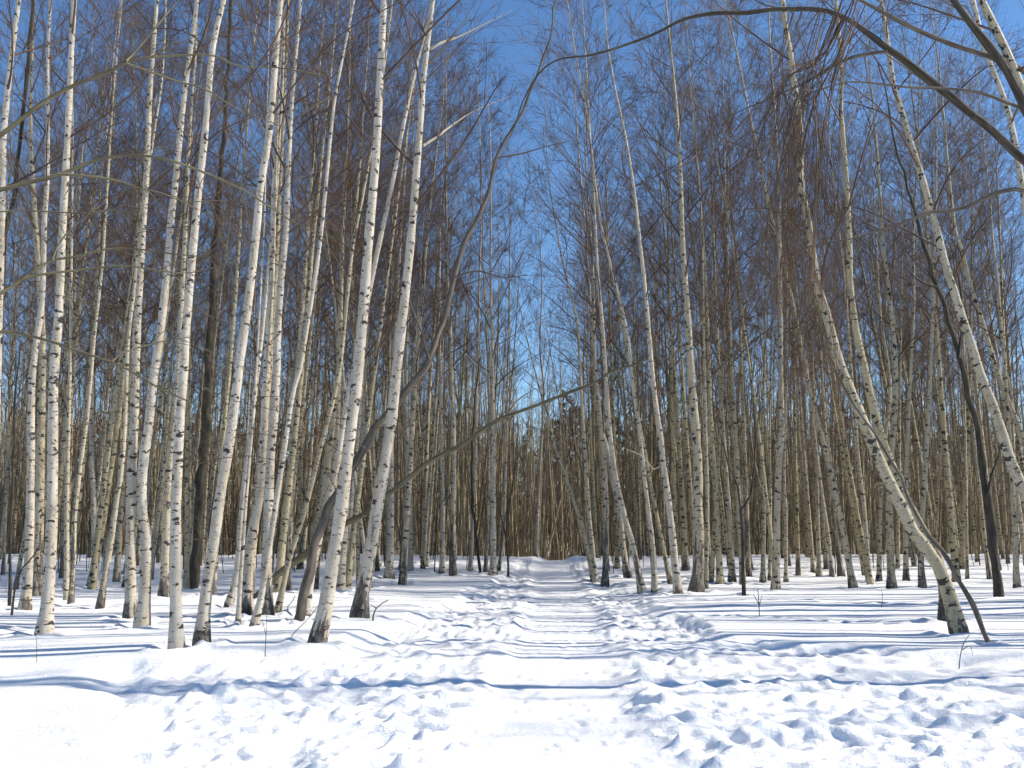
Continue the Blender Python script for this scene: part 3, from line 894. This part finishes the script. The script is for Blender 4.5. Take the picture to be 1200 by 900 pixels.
# ------------------------------------------------------------------ near trees that reach in from outside the frame
# right: thick birch whose limbs arch over the path and trail red twigs
NR_D = 10.9
pts = [(1330,788),(1318,600),(1290,400),(1245,230),(1200,112),(1176,53),(1150,0),(1130,-60)]
nr, C, R, nb_, nd = make_birch(pts, 22, 'thick birch in the top right corner whose limbs arch across the path', height=12, depth=NR_D, foot=.2, warm=.55, seed=501, group=None, nb=14, sub=4, tw=4, start=.55, sides=14, dead=0)
rg = np.random.default_rng(77)
LIMBS = [
 ([(1262,290),(1225,218),(1187,173),(1160,147),(1136,128),(1107,104),(1077,83),(1040,58),(1011,35),(979,16),(947,10),(915,11),(875,14),(840,15),(795,25),(750,47),(690,66),(655,70),(632,85),(615,115),(602,152)], 12, 1.4, .5, M_DARK),
 ([(1268,300),(1235,200),(1200,125),(1181,85),(1160,53),(1139,27),(1117,0),(1090,-40)], 15, 8, -.4, M_DARK),
 ([(1248,110),(1200,83),(1165,69),(1128,56),(1088,40),(1051,24),(1016,4),(985,-12)], 8, 4, .2, M_GREY),
 ([(1250,150),(1187,123),(1149,109),(1107,103),(1048,101),(1000,97),(965,104),(930,118)], 4.5, 1.5, -.3, M_GREY),
 ([(1268,250),(1200,223),(1173,225),(1144,236),(1117,244),(1088,249),(1059,259),(1032,269),(1000,280),(952,288),(920,300)], 6, 1.6, .3, M_GREY),
 ([(1040,60),(1010,64),(985,72),(955,90),(900,118),(845,140)], 4.5, 1.5, .3, M_GREY),
]
for pt, w0, w1, dz, mt in LIMBS:
    add_limb(nr, nb_, (pt, w0, w1, dz), NR_D, rg, mt, sides=10)
# trailing bundle: many long strands from the arch, then fine red twigs
strands = []
for i in range(34):
    u = i / 33
    x1 = 836 + 138 * (u ** 0.8) + rg.normal(0, 8)
    y1 = 180 + 270 * min(1, (u * 1.5)) + rg.normal(0, 35)
    x0 = (1000 + rg.normal(0, 9)) if i % 2 else rg.uniform(925, 1008)
    y0 = rg.uniform(-10, 30) if i % 2 else 10 + max(0, x0 - 960) * 0.4
    bx = 0.45 + 0.25 * u
    q = [(x0, y0), (x0 - 14 - 0.10 * (x0 - x1), y0 + 40 + 0.06 * (y1 - y0)), (x0 + (x1 - x0) * bx, y0 + (y1 - y0) * 0.36), (x0 + (x1 - x0) * (0.72 + .12 * u), y0 + (y1 - y0) * 0.68), (x1, y1)]
    dz = rg.uniform(-0.9, 0.9)
    W = np.array([at(px, py, NR_D - 0.3 + dz * j / 4) for j, (px, py) in enumerate(q)])
    strands.append(catmull(W, 14))
S0 = np.array(strands)
R0 = rg.uniform(0.004, 0.009, len(S0))[:, None] * np.linspace(1, 0.3, 14)[None, :]
S1, t1, L1 = side_shoots(S0, 9, 0.25, 1.0, lambda tt, r: r.uniform(0.3, 1.15, tt.shape), 0.55, -0.2, 0.38, 7, rg)
R1 = np.full(len(S1), 0.003)[:, None] * np.linspace(1, 0.5, 7)[None, :]
S2, _, _ = side_shoots(S1, 5, 0.15, 1.0, lambda tt, r: r.uniform(0.12, 0.45, tt.shape), 0.5, -0.25, 0.4, 4, rg)
R2 = np.full(len(S2), 0.002)[:, None] * np.array([1, .9, .7, .5])[None, :]
v, f, b = join([tubes(S0, R0, 5), tubes(S1, R1, 3), tubes(S2, R2, 3)])
dr = linked('drooping_twigs', mesh_np('drooping_twigs', v - nb_[None, :], f, M_TWIG_RED, bark=b), nr)
dr['kind'] = 'stuff'
dr['label'] = 'bundle of long reddish-brown drooping twigs'

# left: tree just outside the frame, thin olive branches reach in
NL_D = 7.0
nlb = at(-190, 610 + CAMZ * FPX / NL_D + 4, NL_D)
nlb[2] = macro1(nlb[0], NL_D)
nl = thing('overhanging_tree', 'bare tree outside the left edge sending thin olive branches across the birches', 'tree', nlb)
rg = np.random.default_rng(78)
add_limb(nl, nlb, ([(-192, 960), (-190, 880), (-186, 600), (-182, 400), (-176, 200), (-172, 0), (-166, -200), (-160, -420)], 26, 8, .3), NL_D, rg, M_DARK, name='trunk', sides=12)
for pt, w0, w1, dz in [
 ([(-184,300),(-110,230),(-50,185),(0,156),(27,136),(56,116),(85,100),(115,88),(147,72),(165,68),(200,64),(247,61),(268,71),(289,78),(324,79),(380,89)], 7, 1.4, .9),
 ([(147,72),(160,59),(176,40),(195,18),(214,-8)], 3, 1.2, .5),
 ([(147,74),(173,83),(207,95),(241,104),(271,123),(300,136),(335,150)], 2.6, 1, .8),
 ([(-182,360),(-100,270),(-40,235),(0,221),(27,213),(67,205),(88,197),(112,189),(139,184),(171,183),(207,189),(233,197),(260,209),(287,224),(311,239),(335,255),(380,279)], 7, 1.3, 1.0),
 ([(67,204),(107,205),(133,208),(160,219),(197,229),(232,246)], 3, 1, .5),
 ([(-182,420),(-100,390),(-40,365),(0,344),(27,327),(48,312),(61,305),(88,300),(112,292),(133,289),(160,291),(200,297),(240,301)], 6.5, 1.2, .8),
 ([(61,305),(69,284),(83,268),(99,255),(118,240)], 2.6, 1, .3),
 ([(24,328),(48,321),(80,317),(112,313),(147,311),(200,320),(215,321),(255,313),(281,305)], 3.2, 1, .6),
 ([(-182,440),(-100,405),(-40,390),(0,389),(27,393),(67,403),(101,415),(131,424),(155,436),(181,452),(220,470)], 6.5, 1.4, .6),
 ([(131,424),(141,415),(165,407),(192,399),(222,395)], 2.5, 1, .3),
 ([(-182,330),(-80,262),(0,251),(53,248),(112,248),(150,240)], 3.5, 1, .5),
]:
    add_limb(nl, nlb, (pt, w0 * 1.12, w1 * 1.2, dz), NL_D, rg, M_OLIVE, name='branch', sides=7, twmat=M_OLIVE)

# ------------------------------------------------------------------ background birches: prototypes and individuals
PROTOS = []
for k in range(12):
    rg = np.random.default_rng(900 + k)
    Hh = 16.0
    zz = np.linspace(-0.25, Hh, 44)
    bend = np.cumsum(np.cumsum(rg.normal(0, 0.006, (44, 2)), axis=0), axis=0) * 0.35
    bend = bend - np.linspace(0, 1, 44)[:, None] * bend[-1] * rg.uniform(0.3, 0.9)
    Cc = np.column_stack([bend[:, 0], bend[:, 1], zz])
    s = np.concatenate([[0], np.cumsum(np.linalg.norm(np.diff(Cc, axis=0), axis=1))])
    Rr = trunk_radii(np.maximum(s - 0.25, 0), s[-1], rg.uniform(0.050, 0.088), rg)
    V, F, B = tubes(Cc[None], Rr[None], 6)
    B = B.copy()
    B[:, 2] -= 0.25
    tm = mesh_np('trunk', V, F, M_BARK, bark=B)
    cv, cf, cb = crown_mesh(Cc, Rr, rg.uniform(0.30, 0.42), 36, rg, sub=6, tw=6, dead=14, thick=1.0)
    cm = mesh_np('crown', cv, cf, M_TWIG, bark=cb)
    PROTOS.append((tm, cm))

traced_xy = np.array([(w[0], w[1]) for w in WELLS])
rg = np.random.default_rng(404)


def proj_x(x, y):
    return CX + FPX * x / (y * math.cos(PITCH) + 0 * y)


placed = []
tries = 0
N_BG = 226
while len(placed) < N_BG and tries < 60000:
    tries += 1
    y = math.sqrt(rg.uniform(17.0 ** 2, 50.0 ** 2))
    x = rg.uniform(-0.56, 0.56) * y
    px = proj_x(x, y)
    if px < -15 or px > 1215:
        continue
    dx = x - float(path_x(np.array(y)))
    if dx < 0:
        if y < 17 + 0 or (dx > -1.6 - 0.02 * y) or (y < 26 and dx > -4.2):
            continue
        if px < 380 and y < 19:
            continue
    else:
        if dx < 1.1 or y < 25 + max(0, 2.5 - dx):
            continue
    if 585 < px < 645 and y < 46:
        continue
    if np.min(np.hypot(traced_xy[:, 0] - x, traced_xy[:, 1] - y)) < 0.45:
        continue
    if placed and min(math.hypot(q[0] - x, q[1] - y) for q in placed) < 0.62:
        continue
    placed.append((x, y, px))

ZONES = [(0, 120, 'at the far left'), (120, 250, 'behind the paired left birches'), (250, 380, 'behind the nearest left leaning birches'), (380, 520, 'behind the prominent white birches left of path'),
         (520, 640, 'just left of the path end'), (640, 760, 'just right of the path end'), (760, 880, 'behind the thickest right birch'), (880, 1000, 'behind the hanging red twigs'),
         (1000, 1110, 'behind the big leaning pair'), (1110, 1300, 'near the right edge')]
BY_LABEL = {}
ORD = ['first', 'second', 'third', 'fourth', 'fifth', 'sixth', 'seventh', 'eighth', 'ninth', 'tenth']
for i, (x, y, px) in enumerate(placed):
    tm, cm = PROTOS[int(rg.integers(len(PROTOS)))]
    z = macro1(x, y)
    tilt = rg.normal(0, 0.055) + (0.035 if px < 520 else -0.03)
    tilt2 = rg.normal(0, 0.03)
    sc_ = rg.uniform(0.80, 1.12)
    wide = rg.uniform(0.75, 1.25)
    zone = next((zn for a, b_, zn in ZONES if px < b_), ZONES[-1][2])
    ln = 'right-leaning' if tilt > 0.045 else ('left-leaning' if tilt < -0.045 else 'upright')
    dist = 'nearer' if y < 31 else ('middle-distance' if y < 41 else 'distant')
    thick = 'slim' if wide * sc_ < 0.88 else ('stout' if wide * sc_ > 1.12 else 'mid-sized')
    lab = '%s %s %s background birch %s' % (dist, thick, ln, zone)
    t = thing('birch_tree', lab, 'tree', (x, y, z - 0.02), 'background birches ' + zone)
    BY_LABEL.setdefault(lab, []).append((px, t))
    t.rotation_euler = (tilt2, tilt, rg.uniform(0, 6.28))
    t.rotation_mode = 'ZYX' if False else 'XYZ'
    # lean in world axes after spinning about the own axis
    from mathutils import Matrix
    Mx = Matrix.Translation((x, y, z - 0.02)) @ Matrix.Rotation(tilt, 4, 'Y') @ Matrix.Rotation(tilt2, 4, 'X') @ Matrix.Rotation(rg.uniform(0, 6.28), 4, 'Z') @ Matrix.Diagonal((sc_, sc_, sc_, 1))
    t.matrix_world = Mx
    tr = linked('trunk', tm, t)
    tr.scale = (wide, wide, 1)
    tr['foot'] = float(max(0.0, rg.normal(0.25, 0.35)))
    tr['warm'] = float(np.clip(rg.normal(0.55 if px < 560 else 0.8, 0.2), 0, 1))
    linked('crown', cm, t)
    WELLS.append((x, y, 0.09))

for lab, lst in BY_LABEL.items():
    if len(lst) > 1:
        for q, (_, t) in enumerate(sorted(lst, key=lambda e: e[0])):
            t['label'] = lab + ', %s from left' % ORD[min(q, 9)]

# ------------------------------------------------------------------ far wood, side wood and brush: countless, one object each
def mass_wood(name, label, xy, rg, nbr, rr=0.008, hmin=13, hmax=17.5, r0=(0.06, 0.11), low=0.25):
    n = len(xy)
    x, y = xy[:, 0], xy[:, 1]
    z = macro(x, y) - 0.15
    H = rg.uniform(hmin, hmax, n)
    k = 7
    s = np.linspace(0, 1, k)
    lean = rg.normal(0, 0.05, (n, 2))
    cur = rg.normal(0, 0.03, (n, 2))
    P = np.empty((n, k, 3))
    for j in range(2):
        P[:, :, j] = (x, y)[j][:, None] + H[:, None] * (lean[:, j:j + 1] * s[None] + cur[:, j:j + 1] * np.sin(s * 3.1)[None])
    P[:, :, 2] = z[:, None] + H[:, None] * s[None]
    R = rg.uniform(*r0, n)[:, None] * (1 - 0.88 * s ** 1.1)[None]
    tV, tF, tB = tubes(P, R, 4)
    prof = lambda tt: np.clip((1 - tt) / 0.7, 0.12, 1)
    S, ts, Ls = side_shoots(P, nbr, low, 0.99, lambda tt, r: (0.5 + 2.0 * prof(tt)) * r.uniform(0.6, 1.2, tt.shape), 0.62, 0.1, 0.12, 3, rg)
    RS = np.full(len(S), rr)[:, None] * np.array([1, .7, .3])[None]
    bV, bF, bB = tubes(S, RS, 3)
    S2, _, _ = side_shoots(S, 3, 0.2, 0.95, lambda tt, r: r.uniform(0.4, 1.1, tt.shape), 0.6, 0.0, 0.15, 2, rg)
    cV, cF, cB = tubes(S2, np.full(len(S2), rr * 0.65)[:, None] * np.array([1, .5])[None], 3)
    V, F, B = join([(tV, tF, tB), (bV, bF, bB), (cV, cF, cB)])
    mi = np.concatenate([np.zeros(len(tF), int), np.ones(len(bF) + len(cF), int)])
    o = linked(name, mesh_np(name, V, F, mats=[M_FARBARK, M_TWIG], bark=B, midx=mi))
    o['kind'] = 'stuff'
    o['label'] = label
    return o


rg = np.random.default_rng(606)
n = 1470
yy = np.sqrt(rg.uniform(46.0 ** 2, 135.0 ** 2, n))
xx = rg.uniform(-0.62, 0.62, n) * yy
px_ = proj_x(xx, yy)
keep = (np.abs(xx - path_x(yy)) > 1.2) | (yy > 62)
xx[:110] = path_x(yy[:110]) * 0.4 + rg.normal(0, 0.045, 110) * yy[:110]
yy[:110] = rg.uniform(72, 130, 110)
px_ = proj_x(xx, yy)
keep = (np.abs(xx - path_x(yy)) > 1.2) | (yy > 62)
keep &= ~((px_ > 588) & (px_ < 648) & (yy < 70) & (rg.random(n) < 0.7))
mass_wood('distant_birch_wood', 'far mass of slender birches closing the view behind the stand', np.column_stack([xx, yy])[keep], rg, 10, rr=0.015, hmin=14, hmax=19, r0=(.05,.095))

n = 620
yy = np.sqrt(rg.uniform(37.0 ** 2, 66.0 ** 2, n))
xx = rg.uniform(-0.60, 0.60, n) * yy
px_ = proj_x(xx, yy)
keep = (np.abs(xx - path_x(yy)) > 1.3) & ~((px_ > 585) & (px_ < 650))
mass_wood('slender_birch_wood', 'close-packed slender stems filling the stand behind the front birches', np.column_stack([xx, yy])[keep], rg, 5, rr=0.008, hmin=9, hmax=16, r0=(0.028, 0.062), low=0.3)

# the stand goes on outside the frame on both sides and throws the shadows that stripe the snow
n = 390
yy = 10.0 + 50 * rg.random(n) ** 0.85
xx = rg.uniform(0.3, 36, n) + 0.56 * yy + 0.5
m_ = (rg.random(n) < 0.85)
xl = -(0.56 * yy + rg.uniform(0.5, 14, n))
n2 = 230
y2 = rg.uniform(50, 130, n2)
x2 = rg.uniform(0.6, 1.15, n2) * y2 * np.where(rg.random(n2) < 0.5, 1, -1)
y3 = np.concatenate([np.linspace(9.6, 13.4, 11) + rg.normal(0, 0.12, 11), 11.5 + 18 * rg.random(49) ** 0.7])
x3 = 0.56 * y3 + rg.uniform(0.4, 17, 60)
x3[:11] = 0.56 * y3[:11] + rg.uniform(8, 16, 11)
sidexy = np.vstack([np.column_stack([x3, y3]), np.column_stack([x2, y2]), np.column_stack([xx, yy])[:310], np.column_stack([xl, yy])[310:390]])
mass_wood('side_birch_wood', 'birch stand continuing beyond both edges of the view', sidexy, rg, 8, rr=0.009, r0=(0.06, 0.10), low=0.35)


def brush_tubes(n, y0, y1, h0, h1, r0, r1, rs, lo, rg):
    yy = np.sqrt(rg.uniform(y0 ** 2, y1 ** 2, n))
    xx = rg.uniform(-0.6, 0.6, n) * yy
    keep = (np.abs(xx - path_x(yy)) > 1.6) | (yy > 64)
    xx, yy = xx[keep], yy[keep]
    n = len(xx)
    H = rg.uniform(h0, h1, n)
    s = np.linspace(0, 1, 4)
    lean = rg.normal(0, 0.11, (n, 2))
    P = np.empty((n, 4, 3))
    P[:, :, 0] = xx[:, None] + H[:, None] * lean[:, :1] * s ** 1.5
    P[:, :, 1] = yy[:, None] + H[:, None] * lean[:, 1:] * s ** 1.5
    P[:, :, 2] = macro(xx, yy)[:, None] - 0.1 + H[:, None] * s
    R = (rg.uniform(r0, r1, n))[:, None] * np.array([1, .8, .6, .3])[None]
    A = tubes(P, R, 3)
    S, _, _ = side_shoots(P, 8, lo, 1.0, lambda tt, r: r.uniform(0.4, 1.7, tt.shape), 0.6, 0.1, 0.05, 2, rg)
    return join([A, tubes(S, np.full(len(S), rs)[:, None] * np.array([1, .5])[None], 3)])


v, f, b = join([brush_tubes(1900, 30, 70, 1.5, 6.5, 0.010, 0.026, 0.009, 0.15, rg), brush_tubes(3000, 72, 136, 7, 17, 0.02, 0.05, 0.026, 0.12, rg)])
ug = linked('undergrowth', mesh_np('undergrowth', v, f, M_BRUSH, bark=b))
ug['kind'] = 'stuff'
ug['label'] = 'tangle of thin brown undergrowth stems between the far trunks'

# ------------------------------------------------------------------ conifers on the skyline
CP = []
for k in range(3):
    rg = np.random.default_rng(1200 + k)
    zz = np.linspace(0, 17, 12)
    Cc = np.column_stack([0.1 * np.sin(zz * 0.3 + k), 0.1 * np.cos(zz * 0.25), zz])
    V, F, B = tubes(Cc[None], (0.17 * (1 - zz / 17.5))[None], 7)
    tm = mesh_np('trunk', V, F, M_DARK, bark=B)
    nb = 130
    t = rg.uniform(0.18, 0.99, nb)
    p0, _ = sample_poly(Cc, t)
    az = rg.uniform(0, 6.28, nb)
    Lb = (0.3 + 2.6 * (1 - t) ** 0.7) * rg.uniform(0.6, 1.15, nb)
    d = np.stack([np.cos(az), np.sin(az), rg.uniform(-0.1, 0.45, nb)], -1)
    s5 = np.linspace(0, 1, 5)
    Bq = p0[:, None] + Lb[:, None, None] * d[:, None] * s5[None, :, None]
    Bq[..., 2] -= Lb[:, None] * 0.15 * s5[None] ** 2
    Q, _, _ = side_shoots(Bq, 16, 0.15, 1.0, lambda tt, r: r.uniform(0.25, 0.7, tt.shape), 0.9, 0.15, 0.0, 3, rg)
    v, f, b = join([tubes(Bq, np.full((nb, 5), 0.03) * np.linspace(1, .4, 5), 3), tubes(Q, np.full((len(Q), 3), 0.05) * np.array([.7, 1, .3]), 3)])
    CP.append((tm, mesh_np('crown', v, f, M_NEEDLE, bark=b)))
rg = np.random.default_rng(1300)
CON = [(664, 1.08), (676, 0.98), (652, 0.92), (640, 0.86), (452, 0.90), (468, 0.95), (484, 0.93), (500, 0.97), (518, 0.92), (536, 0.95), (556, 0.9), (576, 0.88), (596, 0.86), (618, 0.84), (692, .9), (706, .94), (722, .92), (740, .9), (756, .88)]
CON += [(x, rg.uniform(0.85, 1.0)) for x in np.arange(10, 445, 24)] + [(x, rg.uniform(0.85, 1.0)) for x in np.arange(775, 1200, 24)]
CON.sort()
CNT = {}
for i, (px, sc_) in enumerate(CON):
    y = 128 + rg.uniform(-6, 10)
    x = (px - CX) / FPX * y * math.cos(PITCH)
    tm, cm = CP[i % 3]
    side = 'over the path end' if 635 < px < 690 else ('left of the path gap' if px <= 635 else 'right of the path gap')
    CNT[side] = CNT.get(side, 0) + 1
    NUM = ['first', 'second', 'third', 'fourth', 'fifth', 'sixth', 'seventh', 'eighth', 'ninth', 'tenth', 'eleventh', 'twelfth', 'thirteenth', 'fourteenth', 'fifteenth', 'sixteenth', 'seventeenth', 'eighteenth', 'nineteenth', 'twentieth', 'twenty-first', 'twenty-second', 'twenty-third', 'twenty-fourth', 'twenty-fifth', 'twenty-sixth', 'twenty-seventh', 'twenty-eighth', 'twenty-ninth', 'thirtieth', 'last']
    t = thing('conifer_tree', 'dark distant conifer on the skyline %s, %s from left' % (side, NUM[min(CNT[side] - 1, 30)]), 'tree', (x, y, macro1(x, y) - 0.2), 'conifers on the skyline ' + side)
    t.rotation_euler = (0, 0, rg.uniform(0, 6.28))
    k = 1.27 * sc_ * (y / 128)
    t.scale = (k, k, k)
    linked('trunk', tm, t)
    linked('crown', cm, t)

finish_snow(WELLS)
